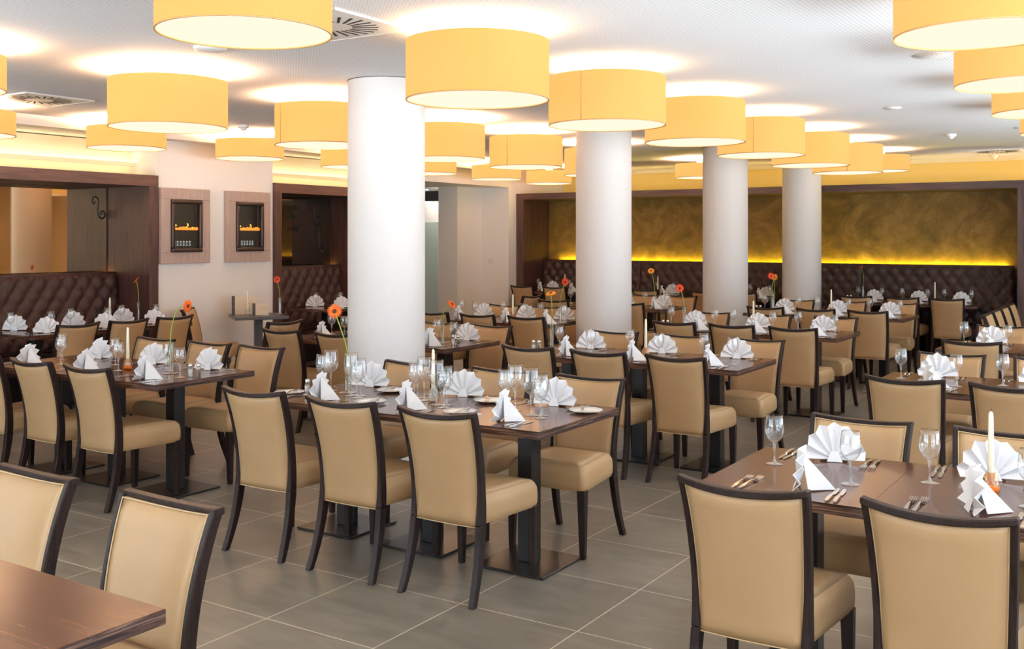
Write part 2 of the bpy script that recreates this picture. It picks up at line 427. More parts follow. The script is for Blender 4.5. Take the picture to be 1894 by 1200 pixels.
# top coves: ledge and led strips on the walls above the boxes
def led(name, x0, x1, y0, y1, z0, z1, m): return struct(B().box(x0, x1, y0, y1, z0, z1).build(name, m))
XC = -5.92
for (y0, y1) in ((-4.5, 4.214), (5.946, 7.859)):
    slab('wall_left_cove', XL + .01, XC, y0, y1, 2.326, 2.71, 'cream_wall', 'cream wall above the niche, lit by hidden strips')
    t = slab('trim_cove_ledge', XC, XC + .07, y0, y1, 2.44, 2.455, 'cream_wall')
    struct(B().box(XC + .07, XC + .08, y0, y1, 2.44, 2.48).build('lip', 'cream_wall', t))
    struct(B().box(XC + .03, XC + .055, y0 + .03, y1 - .03, 2.456, 2.462).build('led_strip', 'led_cream', t))
    struct(B().box(XC + .10, XC + .12, y0 + .03, y1 - .03, 2.327, 2.333).build('led_strip', 'led_soft', t))
slab('ceiling_soffit', XL, -5.27, YF, YB - .27, 2.72, CZ, 'white_wall', 'slightly lowered ceiling strip along the niche wall')
t = slab('trim_cove_back', -5.4, XR, YW - .62, YW - .50, 2.391, 2.41, 'yellow_wall')
struct(B().box(-5.15, 5.5, YW - .58, YW - .54, 2.411, 2.42).build('led_strip', 'led_yellow', t))
slab('trim_cornice_back', -5.4, XR, YW - .05, YW, 2.755, CZ, 'cream_wall')
# led strips behind the sofas
t = slab('trim_led_back', -5.3, 2.05, YB + .75, YB + .815, 1.2, 1.235, 'dark_leather')
struct(B().box(-5.12, 2.0, YB + .76, YB + .80, 1.236, 1.246).build('led_strip', 'led_lime', t))
for y0, y1 in ((4.0, 4.085), (7.64, 7.725)):
    t = slab('trim_led_side', XW - .705, XW - .625, y0, y1, 1.2, 1.235, 'dark_leather')
    struct(B().box(XW - .695, XW - .64, y0 + .01, y1 - .01, 1.236, 1.245).build('led_spot', 'led_gold', t))

# scroll ornaments and lettering on the mirrors
def spiral(cx, cz, r0, r1, a0, a1, n=22):
    return [(cx + (r0 + (r1 - r0) * i / n) * math.cos(a0 + (a1 - a0) * i / n), cz + (r0 + (r1 - r0) * i / n) * math.sin(a0 + (a1 - a0) * i / n)) for i in range(n + 1)]
def flat_curve(b, pts, x, w0=.012, flip=1):
    ws = [w0 * (.45 + .55 * math.sin(PI * min(1, max(0, i / (len(pts) - 1))))) for i in range(len(pts))]
    b.tube([(x, y, z) for y, z in pts], ws, 6)
b = B()
up = spiral(3.60, 2.035, .025, .075, R(-60), R(330), 24)[::1]
pts = [(3.60 + (.02 + .055 * i / 20) * math.cos(R(-120) - R(330) * (1 - i / 20)) , 2.03 + (.02 + .055 * i / 20) * math.sin(R(-120) - R(330) * (1 - i / 20))) for i in range(21)]
S1 = [(3.635, 2.05), (3.60, 2.075), (3.57, 2.05), (3.575, 2.0), (3.61, 1.975)]
def smooth_path(ps, n=6):
    out = []
    for i in range(len(ps) - 1):
        p0 = ps[max(0, i - 1)]; p1 = ps[i]; p2 = ps[i + 1]; p3 = ps[min(len(ps) - 1, i + 2)]
        for k in range(n):
            t = k / n
            out.append(tuple(.5 * ((2 * p1[j]) + (-p0[j] + p2[j]) * t + (2 * p0[j] - 5 * p1[j] + 4 * p2[j] - p3[j]) * t * t + (-p0[j] + 3 * p1[j] - 3 * p2[j] + p3[j]) * t ** 3) for j in range(len(p1))))
    out.append(ps[-1]); return out
def scroll(b, cy, cz, s, x, w):
    P = [(-.06, .10), (-.045, .14), (-.075, .155), (-.11, .12), (-.09, .06), (-.115, .16), (-.05, .22), (.0, .17), (-.005, .06), (.0, -.06), (.05, -.15), (.115, -.13), (.12, -.05), (.075, -.01), (.04, -.05), (.06, -.09), (.085, -.075)]
    P = [(-.075, .13), (-.06, .10), (-.09, .075), (-.125, .12), (-.10, .185), (-.04, .195), (.0, .14), (.0, .05), (-.01, -.05), (.02, -.15), (.08, -.19), (.135, -.14), (.125, -.07), (.08, -.05), (.05, -.09), (.075, -.12), (.09, -.10)]
    flat_curve(b, smooth_path([(cy + q[0] * s, cz + q[1] * s) for q in P]), x, w)
scroll(b, 3.985, 1.975, .62, XW - .7085, .010)
o = b.build('scroll_ornament', 'decal'); tag(o, 'black S-shaped scroll ornament on the mirror above the left banquette', 'ornament')
def text_obj(name, s, size, loc, rot, m, label, cat, ext=.001):
    c = bpy.data.curves.new(name, 'FONT'); c.body = s; c.size = size; c.extrude = ext; c.align_x = 'LEFT'
    t = bpy.data.objects.new(name + '_t', c); t.matrix_world = Matrix.Translation(loc) @ rot
    dg = bpy.context.evaluated_depsgraph_get(); COL.objects.link(t); bpy.context.view_layer.update()
    d = bpy.data.meshes.new_from_object(t.evaluated_get(bpy.context.evaluated_depsgraph_get()))
    mw = t.matrix_world.copy(); bpy.data.objects.remove(t)
    d.transform(mw); d.materials.clear(); d.materials.append(M[m]); o = bpy.data.objects.new(name, d); COL.objects.link(o)
    if label: tag(o, label, cat)
    return o
ROT_L = Matrix(((0, 0, 1, 0), (1, 0, 0, 0), (0, 1, 0, 0), (0, 0, 0, 1)))     # text facing +X, reading along +Y
for s_, y, z, lab in (('ein', 6.93, 2.02, 'ein'), ('ist', 6.93, 1.88, 'ist'), ('mild', 6.90, 1.73, 'third'), ('und', 6.42, 1.58, 'lowest')):
    text_obj('wall_lettering', s_, .13, (XW - .7085, y, z), ROT_L, 'decal',
             {'ein': 'topmost dark word on the smoked mirror above the second banquette', 'ist': 'second dark word from the top on the smoked mirror',
              'third': 'third dark word down on the smoked mirror', 'lowest': 'lowest dark word on the mirror, over the yellow reflection'}[lab], 'lettering')
b = B(); scroll(b, 7.42, 1.98, .85, XW - .7085, .009); scroll(b, 7.52, 1.60, .8, XW - .7085, .009)
o = b.build('scroll_ornament', 'decal'); tag(o, 'pair of dark scroll tendrils on the smoked mirror of the second niche', 'ornament')

# ================================================================= TUFTED BANQUETTES
def tuft(w, h, p, q, depth, nx, nz):
    """grid of (x, z, bulge)"""
    g = []
    for j in range(nz + 1):
        row = []
        for i in range(nx + 1):
            x = w * i / nx; z = h * j / nz
            a = x / p + z / q; c = x / p - z / q
            e = min(x, w - x, z, h - z) / .04
            f = (abs(math.sin(PI * a)) * abs(math.sin(PI * c))) ** .55
            row.append((x, z, depth * f * min(1, max(0, e) ** .5)))
        g.append(row)
    return g
def banquette(name, L, label, group, place, rz, seat_d=.5, back_h=.79):
    o = root(name, 'banquette sofa')
    nx = max(20, int(L / .022)); nz = 40
    g = tuft(L, back_h, .17, .235, .04, nx, nz); zb = .46; b = B(); v = []; f = []
    for row in g:
        for x, z, d in row: v.append((x, -.10 - .10 * (1 - z / back_h) - d, zb + z))
    k = nx + 1
    for j in range(nz):
        for i in range(nx): f.append([j * k + i, j * k + i + 1, (j + 1) * k + i + 1, (j + 1) * k + i])
    b.add(v, f, 0, True)
    b.build('tufted_back', 'dark_leather', o)
    b = B(); b.box(0, L, -.11, .0, zb, zb + back_h + .012); b.box(0, L, -.22, -.10, zb, zb + .02)
    b.build('back_shell', 'dark_leather', o, bevel=.008)
    g = tuft(L, seat_d, .17, .235, .03, nx, 26); v = []; f = []
    for row in g:
        for x, z, d in row: v.append((x, -.20 - seat_d + z, .435 + d))
    for j in range(26):
        for i in range(nx): f.append([j * k + i, j * k + i + 1, (j + 1) * k + i + 1, (j + 1) * k + i])
    b = B(); b.add(v, f, 0, True); b.box(0, L, -.20 - seat_d, -.10, .30, .434)
    b.build('seat_cushion', 'dark_leather', o)
    b = B(); b.box(.02, L - .02, .06 - seat_d, -.10, 0, .30); b.build('plinth', 'black_metal', o)
    o.location = place; o.rotation_euler = (0, 0, R(rz)); tag(o, label, None, group); return o
# local: sits facing -y, width along +x, back at y=0
banquette('tufted_banquette', 1.86, 'dark brown tufted banquette at the far corner of the back wall', 'back wall banquettes', (-5.34, YB + .73, 0), 0, .38)
banquette('tufted_banquette', 3.55, 'long dark tufted banquette between two seams, passing behind the pillars', 'back wall banquettes', (-3.47, YB + .73, 0), 0, .38)
banquette('tufted_banquette', 2.0, 'dark tufted banquette at the end of the back wall by the row of side chairs', 'back wall banquettes', (.09, YB + .73, 0), 0, .38)
banquette('tufted_banquette', 7.9, 'dark brown tufted banquette under the bronze mirror of the nearest niche', 'left wall banquettes', (XW - .60, 4.08, 0), 270 + 180 + 180 + 0 - 360 + 0 if False else -90, .40, .80) if False else None
def banq_left(L, y1, label):
    # faces +X: local -y -> +X  => rotation +90 ; local +x -> +Y
    return banquette('tufted_banquette', L, label, 'left wall banquettes', (XW - .61, y1 - L, 0), 90, .42, .795)
banq_left(7.8, 4.07, 'dark brown tufted banquette under the bronze mirror in the first niche')
banq_left(1.63, 7.71, 'short dark tufted banquette under the smoked mirror in the second niche')

# ================================================================= CHAIRS
ZC = .868
def ypost(z):          # y of the rear post line
    return -.168 - .094 * (abs(z - .42) / (.42 if z < .42 else .45)) ** 1.9
def xpost(z):
    t = min(1, max(0, (z - .33) / .54)); return .184 + .021 * t ** 1.5     # centre line of posts
def bulge(x, w, z): return .036 * (1 - (x / w) ** 2) * min(1, max(0, (z - .25) / .35))
def make_chair():
    o = root('dining_chair', 'chair')
    # seat
    b = B(); secs = []
    NY = 10; prof = []
    ring_n = 28
    for k in range(9):
        t = k / 8; 
        z = .345 + .128 * t
        ins = {0: .010, 1: .002, 2: 0, 3: 0, 4: 0, 5: .001, 6: .003, 7: .009, 8: .022}[k]
        ring = []
        corners = [(-.232 + ins, .268 - ins), (-.196 + ins, -.165 + ins), (.196 - ins, -.165 + ins), (.232 - ins, .268 - ins)]
        rad = .03
        cs = []
        for ci, (cx_, cy_) in enumerate(corners):
            a0 = [90, 180, 270, 0][ci]; sx_ = -1 if cx_ < 0 else 1; sy_ = 1 if cy_ > 0 else -1
            for q in range(7):
                an = R(a0 + 15 * q); ring.append((cx_ - sx_ * rad + rad * math.cos(an), cy_ - sy_ * rad + rad * math.sin(an), z))
        secs.append(ring)
    b.loft(secs, smooth=True, cap=False)
    v = [Vector(q) for q in secs[-1]]; n_ = len(v); rings = [v]
    for fct, dz in ((.72, .010), (.4, .016), (.12, .018)):
        rings.append([Vector((q.x * fct, (q.y - .05) * fct + .05, .473 + dz)) for q in v])
    b.loft(rings, smooth=True, cap=True); b.add([q for q in secs[0]], [list(range(n_))])
    b.build('seat', 'leather', o, fixn=True)
    # backrest pad (front and back faces)
    z0, z1 = .335, .850; nx, nz = 12, 16; F = []; K = []
    for j in range(nz + 1):
        z = z0 + (z1 - z0) * j / nz; w = xpost(z) - .0095
        F.append([]); K.append([])
        for i in range(nx + 1):
            u = -1 + 2 * i / nx; x = w * u; yc = ypost(z) - bulge(x, w, z)
            ed = max(0, 1 - abs(u) ** 10) ** .5 * max(0, 1 - abs(2 * j / nz - 1) ** 22) ** .5
            th = .012 + .015 * ed
            dz = -.017 * (1 - u * u) * (j / nz)
            F[-1].append((x, yc + th + .004, z + dz)); K[-1].append((x, yc - th, z + dz))
    b = B(); k = nx + 1; v = [q for r_ in F for q in r_] + [q for r_ in K for q in r_]; off = (nz + 1) * k; f = []
    for j in range(nz):
        for i in range(nx):
            f.append([j * k + i, j * k + i + 1, (j + 1) * k + i + 1, (j + 1) * k + i][::-1]); f.append([off + j * k + i, off + j * k + i + 1, off + (j + 1) * k + i + 1, off + (j + 1) * k + i])
        f.append([j * k, (j + 1) * k, off + (j + 1) * k, off + j * k]); f.append([j * k + nx, off + j * k + nx, off + (j + 1) * k + nx, (j + 1) * k + nx])
    for i in range(nx):
        f.append([i, off + i, off + i + 1, i + 1]); f.append([nz * k + i, nz * k + i + 1, off + nz * k + i + 1, off + nz * k + i])
    b.add(v, f, 0, True); pad = b.build('backrest', 'leather', o, fixn=True)
    # piping loops on both faces
    b = B()
    for G, dy in ((F, .002), (K, -.002)):
        loop = [G[j][0] for j in range(0, nz + 1)] + [G[nz][i] for i in range(1, nx)] + [G[j][nx] for j in range(nz, -1, -1)] + [G[0][i] for i in range(nx - 1, 0, -1)]
        b.tube([(x * .985, y + dy * 1.2, z * .998 + .001) for x, y, z in loop], .0026, 5, closed=True)
    b.build('piping', 'piping', pad)
    # back frame: two posts and the top rail
    b = B()
    for sx_ in (-1, 1):
        secs = []
        for j in range(11):
            z = .345 + (ZC - .350) * j / 10; x = sx_ * xpost(z); y = ypost(z); hw = .0105 + .005 * max(0, 1 - j / 3); hd = .024 - .004 * (j / 10)
            secs.append([(x - hw, y - hd, z), (x + hw, y - hd, z), (x + hw, y + hd, z), (x - hw, y + hd, z)])
        b.loft(secs)
    secs = []; w = xpost(ZC) + .0105
    for i in range(17):
        x = -w + 2 * w * i / 16; y = ypost(ZC) - bulge(x, w, ZC); z = ZC - .019 * (1 - (x / w) ** 2)
        secs.append([(x, y - .019, z - .022), (x, y + .019, z - .022), (x, y + .019, z), (x, y - .019, z)])
    b.loft(secs)
    b.build('back_frame', 'frame', o, bevel=.004, bseg=1, fixn=True)
    for sx_ in (-1, 1):
        b = B(); secs = []
        for j in range(7):
            z = .345 * j / 6; x = sx_ * (.200 - .0165 * (j / 6) ** .8); y = ypost(z) ; hw = .015 + .001 * j / 6; hd = .017 + .008 * j / 6
            secs.append([(x - hw, y - hd, z), (x + hw, y - hd, z), (x + hw, y + hd, z), (x - hw, y + hd, z)])
        b.loft(secs); b.build('leg', 'frame', o, bevel=.003, bseg=1, fixn=True)
        b = B(); secs = []
        for j in range(4):
            t = j / 3; z = .352 * t; x = sx_ * (.212 - .004 * t); y = .240; hw = .0145 + .008 * t
            secs.append([(x - hw, y - hw, z), (x + hw, y - hw, z), (x + hw, y + hw, z), (x - hw, y + hw, z)])
        b.loft(secs); b.build('leg', 'frame', o, bevel=.003, bseg=1, fixn=True)
    return o
def chair(x, y, deg, label, group):
    """x, y: middle of the back's top line; deg: direction it faces, 0 = +Y, 180 = -Y, 90 = -X"""
    a = R(deg); fx, fy = -math.sin(a), math.cos(a)
    return put('chair', make_chair, (x + .262 * fx, y + .262 * fy, 0), deg, label, group)

# ================================================================= TABLES
def make_table(w=.606, d=.8):
    o = root('dining_table', 'table')
    b = B(); b.box(-w / 2, w / 2, -d / 2, d / 2, TZ - .037, TZ - .0008, 1); b.box(-w / 2 + .0012, w / 2 - .0012, -d / 2 + .0012, d / 2 - .0012, TZ - .0008, TZ, 0)
    b.build('tabletop', ['table', 'table_edge'], o)
    B().box(-.043, .043, -.043, .043, .014, TZ - .038).build('pedestal', 'black_metal', o, bevel=.003, bseg=1)
    B().box(-.2, .2, -.2, .2, 0.002, .014).build('base_plate', 'black_metal', o, bevel=.003, bseg=1)
    return o
def table(x, y, label, group, deg=0):
    return put('table', make_table, (x, y, 0), deg, label, group)

# ================================================================= TABLEWARE
def fork_mesh(b, x0=0, dz=0):
    L = .2
    b.loft([[(x0 - w, y, z - .0012), (x0 + w, y, z - .0012), (x0 + w, y, z + .0012), (x0 - w, y, z + .0012)] for y, w, z in
            ((-.1, .0035, .003), (-.095, .006, .003), (-.07, .007, .004), (-.03, .0045, .008), (.01, .003, .010), (.03, .0035, .008), (.042, .010, .005), (.052, .0125, .004))])
    for k in range(4):
        xx = x0 - .0105 + .007 * k
        b.loft([[(xx - .0014, y, z - .001), (xx + .0014, y, z - .001), (xx + .0014, y, z + .001), (xx - .0014, y, z + .001)] for y, z in ((.05, .004), (.075, .004), (.098, .007))])
def make_fork():
    o = root('fork', 'fork'); b = B(); fork_mesh(b); b.build('fork_body', 'silver', o); return o
def single(name, cat, b, mats, **k):
    o = b.build(name, mats, **k); o['category'] = cat; return o
def make_fork(): b = B(); fork_mesh(b); return single('fork', 'fork', b, 'silver')
def make_knife():
    o = root('knife', 'knife')
    b = B(); b.loft([[(-w, y, .002), (w, y, .002), (w, y, .002 + h), (-w, y, .002 + h)] for y, w, h in ((-.105, .004, .004), (-.1, .006, .006), (-.05, .0065, .007), (-.01, .005, .006), (0, .0035, .005))]); b.build('handle', 'silver', o)
    b = B(); b.loft([[(-w0, y, .002), (w1, y, .002), (w1, y, .0035), (-w0, y, .0035)] for y, w0, w1 in ((0, .003, .0035), (.01, .006, .008), (.06, .0065, .009), (.09, .006, .006), (.105, .003, -.001))]); b.build('blade', 'silver', o)
    return o
def wine(h, r, name='wine_glass'):
    def mk():
        o = root(name, 'glass'); hs = h * .44
        b = B(); b.lathe([(r * .10, hs), (r * .52, hs + .007), (r * .82, hs + .021), (r * .97, hs + .040), (r, hs + .054), (r * .97, hs + .072), (r * .89, h - .014), (r * .83, h), (r * .80, h)], 24); b.build('bowl', 'glass', o)
        b = B(); b.lathe([(.0105, hs + .004), (.006, hs - .012), (.0038, hs * .5), (.0042, .02), (.009, .006)], 12); b.build('stem', 'glass', o)
        b = B(); b.lathe([(.009, .006), (r * .6, .0025), (r * .88, .0015), (r * .9, .0004), (.001, .0004)], 24); b.build('foot', 'glass', o)
        return o
    return mk
def napkin_maker(seed):
    def mk():
        rn = random.Random(seed); b = B(); N = 14; v = []; f = []
        Rr = .150; nr = 4
        for i in range(N + 1):
            a = R(2 + 176 * i / N); side = 1 if i % 2 else -1
            rad = Rr * (.97 + .05 * rn.random()) * (1.0 if i % 2 else .93) * (1 - .06 * abs(math.cos(a)))
            for k in range(nr):
                t = k / (nr - 1); rr_ = .004 + rad * t
                y = side * .014 * t + .010 * math.sin(a) * t * t * 2 - .012 * t
                v.append((rr_ * math.cos(a) * .86, y + rn.uniform(-.002, .002) * t, .006 + rr_ * math.sin(a) * (.95 + .02 * rn.random())))
        for i in range(N):
            for k in range(nr - 1):
                f.append([i * nr + k, (i + 1) * nr + k, (i + 1) * nr + k + 1, i * nr + k + 1])
        # front lip and the folded triangle that props the fan up
        o_ = len(v)
        v += [(-.030, -.022, .001), (.030, -.022, .001), (.014, -.006, .040), (-.014, -.006, .040)]
        f += [[o_, o_ + 1, o_ + 2, o_ + 3]]
        o_ = len(v)
        v += [(0, .006, .125), (-.055, .030, .004), (.055, .030, .004), (0, .120, .001), (.012, .055, .07), (-.012, .055, .07)]
        f += [[o_, o_ + 4, o_ + 5], [o_, o_ + 2, o_ + 4], [o_, o_ + 5, o_ + 1], [o_ + 5, o_ + 4, o_ + 3], [o_ + 4, o_ + 2, o_ + 3], [o_ + 5, o_ + 3, o_ + 1]]
        b.add(v, f)
        o = single('fan_napkin', 'napkin', b, 'napkin')
        md = o.modifiers.new('thick', 'SOLIDIFY'); md.thickness = .0035; md.offset = 0
        dg = bpy.context.evaluated_depsgraph_get(); d = bpy.data.meshes.new_from_object(o.evaluated_get(dg)); o.modifiers.clear(); o.data = d
        return o
    return mk
def make_plate():
    b = B(); b.lathe([(.001, .003), (.05, .003), (.058, .006), (.085, .013), (.086, .0145), (.058, .009), (.05, .0062), (.001, .0060)], 32); return single('bread_plate', 'plate', b, 'china')
def make_candle(col):
    def mk():
        o = root('candle_holder', 'candle holder')
        b = B(); b.lathe([(.016, .074), (.024, .060), (.031, .030), (.028, .004), (.001, .003)], 20); b.lathe([(.013, .074), (.013, .035), (.001, .034)], 16)
        b.build('glass_holder', 'amber_glass' if col else 'glass', o)
        b = B(); b.lathe([(.001, .004), (.024, .004), (.026, .022), (.001, .023)], 20); b.build('wax_bottom', 'amber_base' if col else 'glass', o)
        return o
    return mk
def make_taper():
    o = root('taper_candle', 'candle')
    b = B(); b.lathe([(.001, 0), (.0115, 0), (.0112, .05), (.0085, .22), (.007, .245), (.001, .252)], 14); b.build('wax', 'candle', o)
    B().tube([(0, 0, .25), (.001, 0, .257), (.003, 0, .262)], .0012, 5).build('wick', 'decal', o); return o
def make_vase():
    b = B(); b.lathe([(.05, .002), (.045, .004), (.018, .006), (.017, .012), (.0175, .20)], 20); b.lathe([(.001, .0), (.05, .001)], 20)
    return single('glass_vase', 'vase', b, 'glass')
def make_flower(pts, face, pm):
    """pts: stem path, face: direction of the flower head"""
    def mk():
        o = root('gerbera_flower', 'flower')
        P = smooth_path(pts, 5); B().tube(P, .0032, 6).build('stem', 'stem', o)
        c = Vector(pts[-1]); fz = Vector(face).normalized(); t = Vector((0, 0, 1)) if abs(fz.z) < .9 else Vector((1, 0, 0)); ux = t.cross(fz).normalized(); uy = fz.cross(ux)
        b = B()
        for lay, (r0, n_, lift) in enumerate(((.046, 22, .010), (.038, 18, .004))):
            for i in range(n_):
                a = 2 * PI * i / n_ + lay * .15; d = ux * math.cos(a) + uy * math.sin(a); s_ = ux * -math.sin(a) + uy * math.cos(a)
                w = .0058; q = [c + d * .008 - fz * .002, c + d * r0 * .6 + s_ * w + fz * (-lift * .3 + .002 * lay), c + d * r0 + fz * (-lift + .004 * lay), c + d * r0 * .6 - s_ * w + fz * (-lift * .3 + .002 * lay)]
                b.add(q + [x - fz * .0012 for x in q], [[0, 1, 2, 3], [7, 6, 5, 4], [0, 4, 5, 1], [1, 5, 6, 2], [2, 6, 7, 3], [3, 7, 4, 0]])
        b.build('petals', pm, o)
        b = B(); rings = []
        for k in range(5):
            an = R(90) * k / 4; rr_ = .013 * math.cos(an) + .0002; hh = .006 * math.sin(an)
            rings.append([c + fz * hh + (ux * math.cos(2 * PI * i / 14) + uy * math.sin(2 * PI * i / 14)) * rr_ for i in range(14)])
        b.loft(rings, smooth=True); b.build('heart', 'flower_heart', o)
        return o
    return mk
def make_shaker(kind):
    def mk():
        o = root(kind + '_shaker', 'shaker')
        b = B(); secs = []
        for z, w in ((0, .018), (.045, .018), (.056, .015), (.062, .012)):
            secs.append([(w * math.cos(R(22.5 + 45 * i)), w * math.sin(R(22.5 + 45 * i)), z) for i in range(8)])
        b.loft(secs); b.build('glass_body', 'glass', o)
        B().lathe([(.001, .002), (.0155, .002), (.0155, .044), (.001, .044)], 8).build('contents', 'salt' if kind == 'salt' else 'pepper', o)
        B().lathe([(.0135, .060), (.0145, .066), (.0145, .078), (.010, .084), (.001, .085)], 16).build('cap', 'chrome', o)
        return o
    return mk

# ---- one place setting ----
SEAT = {}
rs = random.Random(11)
def setting(x, yedge, side, where, glasses=1, plate=False, table_z=TZ, cut=True, fan=None):
    """x: seat centre; yedge: table edge; side +1 seat on the near (low Y) side; where: words that name the seat"""
    s = side
    def P(dx, dy): return (x + s * dx, yedge + s * dy, table_z + .0005)
    rz = (-72 if s > 0 else 12) + rs.uniform(-7, 7)
    if fan is not None: rz = fan
    kind = rs.choice((0, 1, 2))
    put('napkin%d' % kind, napkin_maker(kind + 3), P(.045 + rs.uniform(-.012, .012), .155 + rs.uniform(-.01, .012)) if s > 0 else P(.0, .13 + rs.uniform(-.01, .01)), rz, 'white fan-folded napkin ' + where, 'fan-folded napkins')
    put('glass_s', wine(.192, .0375), P(.185, .31), 0, 'white wine glass ' + where, 'wine glasses')
    if glasses > 1:
        put('glass_b', wine(.238, .043), P(.10, .36), 0, 'tall red wine glass ' + where, 'wine glasses')
    if glasses > 2:
        put('glass_m', wine(.21, .036), P(.155, .375), 0, 'middle-sized wine glass ' + where, 'wine glasses')
    if cut:
        for k, nm in ((0, 'outer'), (1, 'inner')):
            put('fork', make_fork, P(-.155 + .03 * k, .125 + .01 * k), (0 if s > 0 else 180) + rs.uniform(-5, 5), nm + ' steel fork ' + where, 'forks')
            put('knife', make_knife, P(.20 - .025 * k, .115), (0 if s > 0 else 180) + rs.uniform(-5, 5), nm + ' steel knife ' + where, 'knives')
    if plate:
        put('plate', make_plate, P(-.235, .215), 0, 'small white bread plate ' + where, 'bread plates')
        put('knife', make_knife, (P(-.235, .215)[0] + s * .02, P(-.235, .215)[1], table_z + .0145), 25 + rs.uniform(-12, 12), 'butter knife on the bread plate ' + where, 'knives')
def candle(x, y, col, where, tz=TZ):
    put('cand%d' % col, make_candle(col), (x, y, tz + .0005), 0, ('orange' if col else 'clear') + ' glass candle holder ' + where, 'candle holders')
    put('taper', make_taper, (x, y, tz + .0345), 0, 'ivory taper candle ' + where, 'taper candles')
nf = [0]
def vase(x, y, pts, face, pm, where, tz=TZ, colour='orange'):
    put('vase', make_vase, (x, y, tz + .0005), 0, 'slim clear glass vase ' + where, 'glass vases')
    nf[0] += 1
    put('flower%d' % nf[0], make_flower(pts, face, pm), (x, y, tz + .006), 0, colour + ' gerbera on a long stem ' + where, 'gerberas')
def shakers(x, y, where, tz=TZ, d=(.042, .012)):
    put('salt', make_shaker('salt'), (x, y, tz + .0005), 0, 'glass salt shaker ' + where, 'shakers')
    put('pepper', make_shaker('pepper'), (x + d[0], y + d[1], tz + .0005), 20, 'glass pepper shaker ' + where, 'shakers')

TO_CAM = (.54, -.84, .15)
# ================================================================= ROWS
# name, table edge Y, table x centres, near chair xs, far chair xs, near back line, far back line
def row(key, ye, txs, near, far, yn, yfar, plates=False, glasses=1, posw=None, group=None, jit=.012, seats=True, farseats=None, nearseats=None):
    n = len(txs)
    order = {1: ['only'], 2: ['left', 'right'], 3: ['left', 'middle', 'right'], 4: ['left', 'second', 'third', 'right']}
    for x, w in zip(txs, order[n]):
        table(x, ye + .4, 'dark zebrano pedestal table, %s unit of the %s' % (w, key), 'dark pedestal tables')
    on = order[max(1, min(4, len(near)))] if near else []
    for x, w in zip(near, on):
        chair(x + rs.uniform(-jit, jit), yn + rs.uniform(-jit, jit), rs.uniform(-1.5, 1.5), 'beige chair seen from behind, %s one at the %s' % (w, key), 'beige dining chairs')
    of = order[max(1, min(4, len(far)))] if far else []
    for x, w in zip(far, of):
        chair(x + rs.uniform(-jit, jit), yfar + rs.uniform(-jit, jit), 180 + rs.uniform(-1.5, 1.5), 'beige chair facing us, %s one behind the %s' % (w, key), 'beige dining chairs')
    if seats:
        for x, w in zip(nearseats or near, order[max(1, min(4, len(nearseats or near)))] if (nearseats or near) else []):
            setting(x, ye, 1, 'near side, %s seat, %s' % (w, key), glasses, plates)
        for x, w in zip(farseats or far, order[max(1, min(4, len(farseats or far)))] if (farseats or far) else []):
            setting(x, ye + .8, -1, 'far side, %s seat, %s' % (w, key), glasses, plates)

row('table with bread plates', .86, [-.066, .544, 1.155], [-.10, .50, 1.09], [-.13, .555, 1.145], .575, 1.94, True, 3)
row('second centre table', 3.42, [-.068, .54, 1.148], [-.01, .55, 1.115], [-.02, .6, 1.20], 3.13, 4.52)
row('third centre table', 5.99, [-.10, .51, 1.11], [-.03, .545, 1.12], [-.2, .46, 1.10], 5.70, 7.09)
row('fourth centre table', 8.52, [-.07, .54, 1.14], [.01, .585, 1.15], [-.09, .55, 1.15], 8.17, 9.70)
row('nearest side table', .31, [2.74, 3.345, 3.95], [2.73, 3.31, 3.93], [2.76, 3.335, 3.94], 0.0, 1.42)
row('second side table', 3.14, [2.64, 3.25], [2.62, 3.18], [2.635, 3.22], 2.87, 4.27)
row('third side table', 5.58, [2.60, 3.21], [2.60, 3.20], [2.62, 3.22], 5.28, 6.87)
row('table behind the front pillar', 3.42, [-2.50, -1.89, -1.28], [-2.50, -1.90], [-2.45, -1.83, -1.235], 3.14, 4.47, nearseats=[-2.5, -1.9, -1.3], farseats=[-2.45, -1.83, -1.235])
row('second table behind the front pillar', 5.78, [-2.97, -2.36, -1.755], [-2.68, -2.10, -1.52], [-2.66, -2.10, -1.62], 5.49, 6.87, nearseats=[-2.72, -2.10, -1.60])
row('table beside the third pillar', 8.43, [-2.92, -2.31, -1.70], [-2.66, -2.14, -1.62], [-2.75, -2.2, -1.65], 8.0, 9.68)
row('table by the left banquette', .88, [-2.78, -2.175, -1.57], [-2.82, -2.24, -1.66], [-2.77, -2.15, -1.62], .70, 2.07, farseats=[-2.74, -2.13, -1.56], nearseats=[-2.86, -2.22, -1.60])
table(1.86 - .40, -1.53 - .4, 'bare zebrano table in the corner nearest us, no place settings', 'dark pedestal tables').scale = (1.32, 1, 1)
chair(1.375, -1.125, 180, 'beige leather chair facing us behind the bare front table, closer to us', 'beige dining chairs')
chair(.70, -1.13, 180, 'beige leather chair facing us behind the bare front table, cut by the picture edge', 'beige dining chairs')
